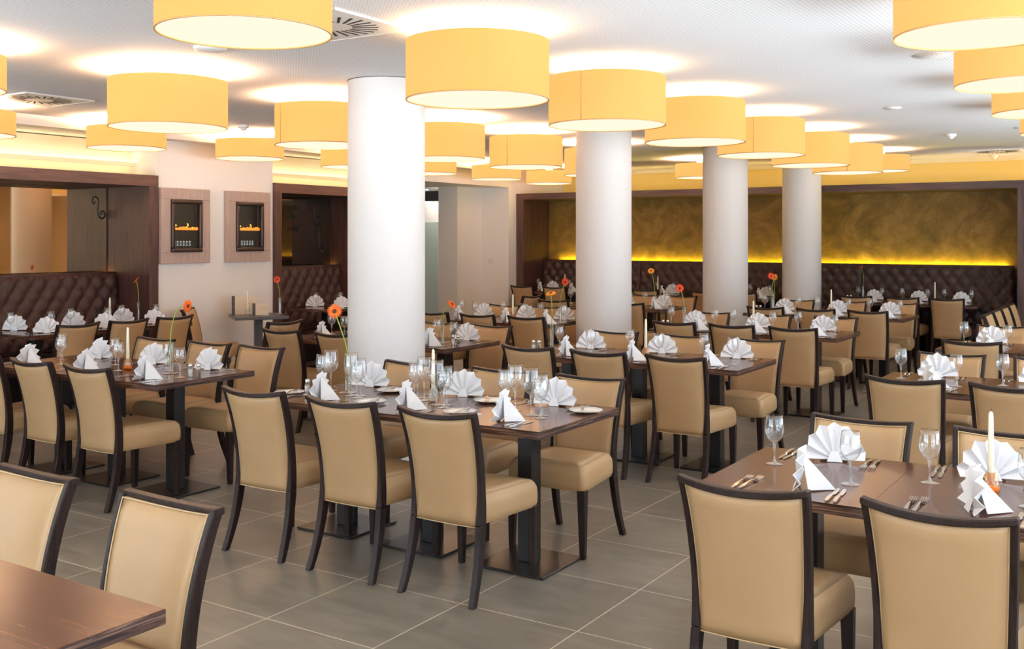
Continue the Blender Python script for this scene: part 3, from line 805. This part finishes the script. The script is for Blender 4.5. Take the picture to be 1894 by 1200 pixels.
# left banquette tables (seats along Y)
for y, w in ((2.57, 'nearest'), (3.18, 'middle'), (3.79, 'farthest')):
    o = table(-5.17, y, 'dark zebrano table before the first niche banquette, %s of three' % w, 'dark pedestal tables', 90)
for y, w in ((2.57, 'nearest'), (3.11, 'middle'), (3.65, 'farthest')):
    chair(-4.49, y, 90, 'beige leather chair facing the first niche banquette, %s of three' % w, 'beige dining chairs')
chair(-5.22, 4.40, -55, 'beige chair standing sideways against the white fireplace wall', 'beige dining chairs')
chair(-3.12, 3.80, 88, 'beige chair turned towards the second niche, beside the table behind the front pillar', 'beige dining chairs')
chair(-3.40, 8.68, 88, 'beige chair facing the corridor at the end of the table by the third pillar', 'beige dining chairs')
def set_lr(x, y, dirx, where):
    """setting on a table whose seats look along X; dirx +1: sitter looks +X"""
    s = dirx; z = TZ + .0005
    kind = rs.choice((0, 1, 2))
    put('napkin%d' % kind, napkin_maker(kind + 3), (x + s * .16, y - s * .02, z), (35 if s > 0 else 60) + rs.uniform(-8, 8), 'white fan-folded napkin ' + where, 'fan-folded napkins')
    put('glass_s', wine(.192, .0375), (x + s * .30, y - s * .15, z), 0, 'white wine glass ' + where, 'wine glasses')
    for k, nm in ((0, 'outer'), (1, 'inner')):
        put('fork', make_fork, (x + s * .13, y + s * (.155 - .03 * k), z), -90 * s, nm + ' steel fork ' + where, 'forks')
        put('knife', make_knife, (x + s * .13, y - s * (.19 - .03 * k), z), -90 * s, nm + ' steel knife ' + where, 'knives')
for y, w in ((2.52, 'nearest'), (3.14, 'middle'), (3.72, 'farthest')):
    set_lr(-4.77, y, -1, 'chair side, %s table of the first niche' % w)
    set_lr(-5.57, y + .02, 1, 'banquette side, %s table of the first niche' % w)
candle(-5.12, 3.35, 0, 'on the middle table of the first niche')
vase(-5.44, 3.93, [(0, 0, 0), (.005, 0, .18), (.0, .0, .30), (-.015, -.0, .38), (-.04, .0, .43)], (-.4, -.5, .5), 'petal', 'on the farthest table of the first niche')
# second niche table
for y, w in ((6.55, 'nearer'), (7.16, 'farther')):
    table(-5.17, y, 'dark table before the smoked mirror niche, %s of two' % w, 'dark pedestal tables', 90)
set_lr(-5.57, 6.62, 1, 'banquette side, nearer table of the second niche')
set_lr(-4.77, 6.55, -1, 'chair side, nearer table of the second niche')
set_lr(-4.77, 7.16, -1, 'chair side, farther table of the second niche')

# small grey table against the fireplace wall
o = root('side_table', 'table'); o.location = (-5.0, 5.235, 0); o.rotation_euler = (0, 0, R(55))
B().box(-.30, .30, -.30, .30, .715, .75).build('tabletop', 'grey_table', o, bevel=.003, bseg=1)
B().box(-.045, .045, -.045, .045, .012, .715).build('pedestal', 'grey_table', o)
B().box(-.2, .2, -.2, .2, .002, .014).build('base_plate', 'black_metal', o)
tag(o, 'small square grey table with menus against the fireplace wall')
o = root('folding_stand', 'stand'); o.location = (-4.66, 5.07, 0); o.rotation_euler = (0, 0, R(33))
for x in (-.018, .018): B().tube([(x, 0, 0), (x, 0, .70)], .007, 8).build('pole', 'chrome', o)
B().box(-.04, .04, -.012, .012, .69, .70).build('top_bracket', 'plastic', o)
tag(o, 'twin chrome poles standing just beside the small grey table')
def menu(x, y, w, h, rz, label):
    o = root('menu_holder', 'menu'); o.location = (x, y, .7505); o.rotation_euler = (0, 0, R(rz))
    B().box(-w / 2, w / 2, 0, .008, 0, h).build('cover', 'menu', o)
    B().box(-w / 2 + .01, w / 2 - .004, .009, .022, 0, h - .006).build('pages', 'menu', o)
    sp = B().box(-w / 2 - .026, -w / 2 + .008, -.004, .024, 0, h + .001).build('spine', 'dark_tan', o)
    for z in (h * .42, h * .70): B().lathe([(.001, .004), (.006, .002), (.006, 0)], 10).build('stud', 'chrome', sp)
    for ch, z in zip([c for c in sp.children], (h * .42, h * .70)): ch.location = (-w / 2 - .009, -.004, z); ch.rotation_euler = (R(90), 0, 0)
    b = B(); b.box(w * .02, w * .30, -.0006, 0, h * .60, h * .612); b.box(-w * .12, w * .34, -.0006, 0, h * .52, h * .525)
    b.tube([(-.01 + .09 * t - .03, -.0004, h * (.66 + .05 * math.sin(t * 6))) for t in [i / 12 for i in range(13)]], .0007, 4)
    b.build('print', 'menu_print', o); tag(o, label)
menu(-5.17, 5.20, .26, .215, 52, 'larger upright wood-covered menu at the back of the small grey table')
menu(-4.93, 5.22, .155, .135, 40, 'smaller upright menu with dark studded spine on the small grey table')
candle(-5.03, 5.10, 0, 'on the small grey table between the menus', .75)
vase(-4.84, 5.42, [(0, 0, 0), (0, 0, .15), (-.005, 0, .25), (-.02, -.01, .34), (-.035, -.015, .40)], TO_CAM, 'petal_r', 'on the small grey table behind the menus', .75, 'red-orange')

# table decorations measured from the photograph
candle(.522, 1.293, 0, 'in the middle of the table with bread plates')
vase(-.09, 1.29, [(0, 0, 0), (.0, 0, .15), (-.01, 0, .25), (-.035, -.02, .36), (-.075, -.03, .46)], TO_CAM, 'petal', 'at the far end of the table with bread plates')
shakers(-.25, 1.13, 'at the far end of the table with bread plates')
candle(.60, 3.80, 1, 'on the second centre table')
vase(-.30, 3.95, [(0, 0, 0), (.0, 0, .2), (.0, 0, .34), (-.005, -.01, .44)], (.0, -.35, 1), 'petal_y', 'by the left end of the second centre table', TZ, 'yellow-orange')
shakers(-.33, 3.72, 'at the left end of the second centre table')
candle(.52, 6.36, 0, 'on the third centre table')
vase(-.19, 6.35, [(0, 0, 0), (.0, 0, .2), (-.015, 0, .3), (-.04, -.01, .38)], TO_CAM, 'petal_r', 'at the left end of the third centre table', TZ, 'red-orange')
shakers(-.30, 6.1, 'at the left end of the third centre table')
candle(.55, 8.92, 1, 'on the fourth centre table')
vase(-.15, 8.95, [(0, 0, 0), (.01, 0, .2), (.01, 0, .34), (-.02, -.01, .42)], (.7, -.6, .2), 'petal_r', 'at the left end of the fourth centre table', TZ, 'red-orange')
vase(-.22, 9.12, [(0, 0, 0), (-.01, 0, .2), (.0, 0, .3), (.03, -.01, .40)], (-.3, -.8, .2), 'petal_y', 'beside the other vase on the fourth centre table', TZ, 'pale orange')
shakers(-.27, 8.7, 'at the left end of the fourth centre table')
candle(3.36, .75, 1, 'on the nearest side table')
candle(-2.03, 1.26, 1, 'on the table by the left banquette')
vase(-1.63, 1.29, [(0, 0, 0), (.0, 0, .15), (.005, 0, .27), (.025, .015, .38), (.06, .035, .43), (.10, .06, .435)], (.75, .1, -.1), 'petal', 'at the right end of the left banquette table')
shakers(-1.39, 1.25, 'at the right end of the table by the left banquette', TZ, (.035, .035))
vase(-1.28, 3.80, [(0, 0, 0), (.0, 0, .15), (.0, 0, .22), (.03, .015, .30), (.07, .04, .325)], (.6, .0, .55), 'petal', 'on the table behind the front pillar')
shakers(-1.12, 3.73, 'on the table behind the front pillar')
candle(-2.02, 6.05, 1, 'on the second table behind the front pillar')
vase(-1.50, 6.15, [(0, 0, 0), (.0, 0, .2), (.02, .01, .32), (.05, .03, .42)], (.75, -.45, .1), 'petal_r', 'on the second table behind the front pillar', TZ, 'red-orange')
vase(-1.56, 8.62, [(0, 0, 0), (.0, 0, .2), (-.02, 0, .36), (-.045, -.01, .47)], (.2, -.6, .5), 'petal_y', 'on the table beside the third pillar', TZ, 'yellow-orange')
shakers(-1.42, 8.66, 'on the table beside the third pillar')

# ---- tables and chairs before the back banquette
sx_list = [(-5.03, 'farthest'), (-4.42, 'second'), (-2.82, 'third'), (-1.87, 'fourth'), (-1.29, 'fifth'), (.30, 'sixth'), (.90, 'seventh'), (1.45, 'eighth')]
for x, w in sx_list:
    chair(x, 11.0, rs.uniform(-2, 2), 'beige chair at the back banquette, %s along from the corridor corner' % w, 'beige dining chairs')
    table(x + .02, 11.66, 'dark table before the back banquette, %s along from the corridor corner' % w, 'dark pedestal tables')
    setting(x + .02, 11.30, 1, 'chair side, %s back banquette table' % w)
    setting(x + .02, 12.10, -1, 'sofa side, %s back banquette table' % w)
candle(-4.62, 11.7, 0, 'on the second back banquette table')
vase(-4.25, 11.75, [(0, 0, 0), (-.01, 0, .2), (-.03, 0, .34), (-.07, 0, .46)], (-.5, -.7, .1), 'petal_r', 'on the second back banquette table', TZ, 'red-orange')
candle(-2.93, 11.7, 0, 'on the third back banquette table')
vase(-1.62, 11.72, [(0, 0, 0), (.0, 0, .2), (.01, 0, .34), (-.02, 0, .45)], (-.4, -.7, .1), 'petal_y', 'on the fourth back banquette table', TZ, 'pale orange')
shakers(-1.72, 11.62, 'on the fourth back banquette table')
vase(.22, 11.72, [(0, 0, 0), (.0, 0, .2), (.005, 0, .36), (-.03, 0, .47)], (-.2, -.1, 1), 'petal_r', 'on the sixth back banquette table', TZ, 'red')
shakers(.05, 11.55, 'on the sixth back banquette table')
candle(1.18, 11.70, 0, 'on the eighth back banquette table')
# row of four chairs seen from the side near the end of the back banquette
for y, w in ((8.25, 'nearest'), (8.86, 'second'), (9.47, 'third'), (10.08, 'farthest')):
    chair(2.30, y, -90, 'beige chair turned sideways near the back banquette end, %s of four in a row' % w, 'beige dining chairs')

# ================================================================= FIREPLACES
def fireplace(y0, label):
    o = root('wall_fireplace', 'fireplace'); o.location = (XW, y0, 0)
    W_, z0, z1 = .68, 1.355, 2.195; y1 = W_; fy, fz = .125, .125
    b = B(); b.box(0.002, .07, 0, y1, z0, z0 + fz); b.box(0.002, .07, 0, y1, z1 - fz, z1); b.box(0.002, .07, 0, fy, z0 + fz, z1 - fz); b.box(0.002, .07, y1 - fy, y1, z0 + fz, z1 - fz)
    b.build('surround', 'fp_frame', o, bevel=.004, bseg=1)
    b = B(); a, c, d, e = fy, y1 - fy, z0 + fz, z1 - fz; t = .045
    b.box(.02, .095, a, c, d, d + t); b.box(.02, .095, a, c, e - t, e); b.box(.02, .095, a, a + t, d + t, e - t); b.box(.02, .095, c - t, c, d + t, e - t)
    b.build('steel_frame', 'fp_steel', o, bevel=.014, bseg=3)
    fb = B().box(.004, .02, a + t, c - t, d + t, e - t).build('firebox', 'fp_black', o)
    B().box(.021, .06, a + t, c - t, d + t, d + .25).build('lower_panel', 'fp_black', o)
    b = B(); rn = random.Random(int(y0 * 10)); zz = d + .25
    for k in range(16):
        yy = a + t + .01 + (c - a - 2 * t - .03) * k / 15; b.box(.024, .055, yy, yy + .022, zz, zz + .016 + .026 * rn.random())
    b.build('embers', 'fire', o)
    b = B()
    for yy, hh in ((a + .09, .06), (a + .15, .04), (a + .25, .075), (a + .31, .045)):
        b.loft([[(.04, yy - .035, zz + .005), (.045, yy - .035, zz + .005), (.045, yy + .035, zz + .005), (.04, yy + .035, zz + .005)], [(.04, yy - .004, zz + hh), (.045, yy - .004, zz + hh), (.045, yy + .004, zz + hh), (.04, yy + .004, zz + hh)]])
    b.build('flames', 'fire_hot', o)
    b = B()
    for k in range(3): b.tube([(.035, a + .07 + .09 * k, zz + .03), (.045, a + .17 + .07 * k, zz + .045 + .01 * (k % 2))], .014, 8)
    b.build('logs', 'fp_black', o)
    b = B()
    for k in range(5):
        yy = a + .085 + .042 * k
        for zz2 in (d + .075, d + .105): 
            b.box(.0605, .0615, yy, yy + .022, zz2, zz2 + .005); b.box(.0605, .0615, yy, yy + .022, zz2 + .015, zz2 + .02); b.box(.0605, .0615, yy + .018, yy + .022, zz2, zz2 + .02)
    b.box(.0605, .0615, a + .065, a + .067, d + .07, d + .13)
    b.build('display', 'digits', o)
    B().box(.064, .067, a + t, c - t, d + t, e - t).build('glass_pane', 'pane', o)
    tag(o, label)
fireplace(4.225, 'electric fireplace in taupe frame beside the first niche')
fireplace(5.165, 'electric fireplace in taupe frame beside the second niche, above the small grey table')

# ================================================================= CEILING LAMPS
def make_drum(Rr, H, glow='bulb_glow'):
    tray = .03 if glow == 'bulb_glow_warm' else .10
    def mk():
        o = root('drum_lamp', 'lamp')
        b = B(); b.lathe([(Rr, 0), (Rr, H)], 72); b.lathe([(Rr - .004, H), (Rr - .004, .01)], 72); sh = b.build('shade', 'shade', o)
        B().lathe([(Rr + .001, -.001), (Rr + .001, .006), (Rr - .006, .006), (Rr - .006, -.001), (Rr + .001, -.001)], 72).build('rim', 'rim', o)
        b = B(); b.tube([(Rr * math.cos(R(205)) * 1.0015, Rr * math.sin(R(205)) * 1.0015, .006), (Rr * math.cos(R(205)) * 1.0015, Rr * math.sin(R(205)) * 1.0015, H)], .004, 6); b.build('seam', 'rim', sh)
        B().lathe([(.001, .006), (Rr - .007, .006)], 72).build('diffuser', 'diffuser', o)
        B().lathe([(.001, H - tray), (Rr - .03, H - tray)], 48).build('bulb_tray', glow, o)
        zc = CZ - .003
        B().lathe([(.06, H - .119), (.06, H + .085)], 24).build('ceiling_mount', 'plastic', o)
        return o
    return mk
big = [(.63, 1.56), (.64, 3.10), (.655, 4.6), (.655, 6.18), (.65, 7.76), (.65, 9.25), (-2.0, 1.57), (-2.06, 3.19), (-2.1, 4.93), (-2.03, 6.33), (-2.07, 8.04)]
small = [(.50, -.03), (-4.85, 1.75), (-4.85, 3.35), (-4.83, 4.95), (-4.80, 6.6), (-4.78, 8.2), (-4.76, 9.85), (-4.72, 11.35), (-2.28, .12), (3.20, 1.74), (3.17, 3.45), (3.16, 5.05), (3.16, 6.7), (-1.98, 11.15), (.61, 11.04), (3.16, -.1), (.50, -1.7), (3.0, -1.8)]
def seam(rel): return (122.77 if rel is None else 32.77 - math.degrees(math.acos(rel))) - 205
BIGW = ['nearest', 'second', 'third', 'fourth', 'fifth', 'farthest']
for i, (x, y) in enumerate(big):
    if i < 6: lab = 'large amber drum lamp, %s of the six in the middle row' % BIGW[i]
    else: lab = 'large amber drum lamp above the tables by the pillars, %s of five' % ['nearest', 'second', 'third', 'fourth', 'farthest'][i - 6]
    put('drum_big' + str(i >= 6), make_drum(.40, .325, 'bulb_glow_warm' if i >= 6 else 'bulb_glow'), (x, y, 2.41), seam([None, -.5, None, -.39, None, -.32, None, -.75, None, -.51, None][i]), lab, 'amber drum lamps')
SW = ['shallow drum lamp before the nearest large one in the middle row', 'amber drum lamp at the first niche, cut by the picture edge', 'shallow amber drum lamp over the first niche tables', 'shallow amber drum lamp over the fireplace wall', 'shallow amber drum lamp over the second niche',
      'shallow amber drum lamp by the far end of the second niche', 'shallow amber drum lamp at the corridor opening', 'shallow amber drum lamp in the far corner of the room', 'sliver of an amber drum lamp above the first ceiling vent', 'nearest shallow drum lamp of the side row, partly cut off',
      'second shallow drum lamp of the side row', 'third shallow drum lamp of the side row', 'fourth shallow drum lamp of the side row', 'shallow drum lamp before the back banquette, behind the third pillar', 'shallow drum lamp before the back banquette, behind the middle row',
      'drum lamp of the side row behind us', 'drum lamp of the middle row behind us', 'last drum lamp of the side row behind us']
for i, (x, y) in enumerate(small):
    put('drum_small' + str(x < -1), make_drum(.375, .205, 'bulb_glow_warm' if x < -1 else 'bulb_glow'), (x, y, 2.53), seam(-.09 if i == 10 else None), SW[i], 'amber drum lamps')

# ================================================================= CEILING FITTINGS
def vent(x, y, label):
    o = root('ceiling_vent', 'vent'); o.location = (x, y, CZ)
    b = B(); b.box(-.30, .30, -.30, .30, -.012, -.001); b.build('plate', 'plastic', o)
    b = B(); N = 24
    for k in range(N):
        a = 2 * PI * k / N; d = Vector((math.cos(a), math.sin(a), 0)); s_ = Vector((-math.sin(a), math.cos(a), 0)); off = s_ * .03
        q = [d * .11 + off - s_ * .006, d * .11 + off + s_ * .006, d * .255 + off + s_ * .009, d * .255 + off - s_ * .009]
        b.add([(v.x, v.y, -.0135) for v in q] + [(v.x, v.y, -.012) for v in q], [[0, 1, 2, 3], [0, 4, 5, 1], [1, 5, 6, 2], [2, 6, 7, 3], [3, 7, 4, 0]])
    b.build('slots', 'vent_slot', o)
    b = B(); b.box(-.305, .305, -.312, -.30, -.014, -.001); b.box(-.305, .305, .30, .312, -.014, -.001); b.box(-.312, -.30, -.312, .312, -.014, -.001); b.box(.30, .312, -.312, .312, -.014, -.001); b.build('frame', 'plastic', o)
    tag(o, label, None, 'swirl vents')
vent(-.01, 1.07, 'square white ceiling vent with swirl slots, half hidden by the shallow front lamp')
vent(-4.17, 1.98, 'square white ceiling vent with swirl slots above the first niche tables')
vent(1.9, 14.5 - 2.4, 'square swirl vent far off near the back cove')
def disc(x, y, r_, h, name, cat, label, m='plastic'):
    o = root(name, cat); o.location = (x, y, CZ - .001)
    B().lathe([(r_, 0), (r_, -h * .5), (r_ * .92, -h), (.001, -h)], 32).build('cover', m, o)
    if name == 'smoke_detector': B().lathe([(r_ * .6, -h), (r_ * .5, -h - .022), (.001, -h - .024)], 24).build('sensor', m, o)
    else: B().lathe([(r_ * .80, -h - .001), (r_ * .76, -h - .003), (.001, -h - .003)], 32).build('grille', 'ceiling', o)
    tag(o, label)
disc(2.59, 3.87, .11, .008, 'ceiling_speaker', 'speaker', 'round white speaker grille in the ceiling near the side row lamps')
disc(1.77, 6.51, .075, .010, 'ceiling_speaker', 'speaker', 'small round ceiling disc in the middle of the bare ceiling')
disc(-1.10, 1.16, .10, .02, 'ceiling_speaker', 'speaker', 'round ceiling disc peeking out below the shallow front lamp')
disc(1.78, 9.34, .06, .03, 'smoke_detector', 'smoke detector', 'white smoke detector on the bare ceiling before the back cove')
disc(1.75, 12.9, .06, .03, 'smoke_detector', 'smoke detector', 'white smoke detector at the edge of the yellow back cove')
disc(-4.26, 4.33, .055, .035, 'smoke_detector', 'smoke detector', 'white smoke detector before the fireplace wall')
disc(-4.0, 12.9, .055, .03, 'smoke_detector', 'smoke detector', 'white smoke detector above the back banquette beside the second pillar')
disc(2.55, 9.0, .075, .010, 'ceiling_speaker', 'speaker', 'round ceiling disc at the picture edge near the back')

# white framed notices at the end post of the back niche
o = root('framed_notice', 'sign'); o.location = (2.29, YB - .031, 0)
for z in (1.78, 2.04):
    B().box(.0, .06, -.008, 0, z, z + .17).build('sheet', 'plastic', o)
tag(o, 'two small white sheets on the dark end post of the back niche')
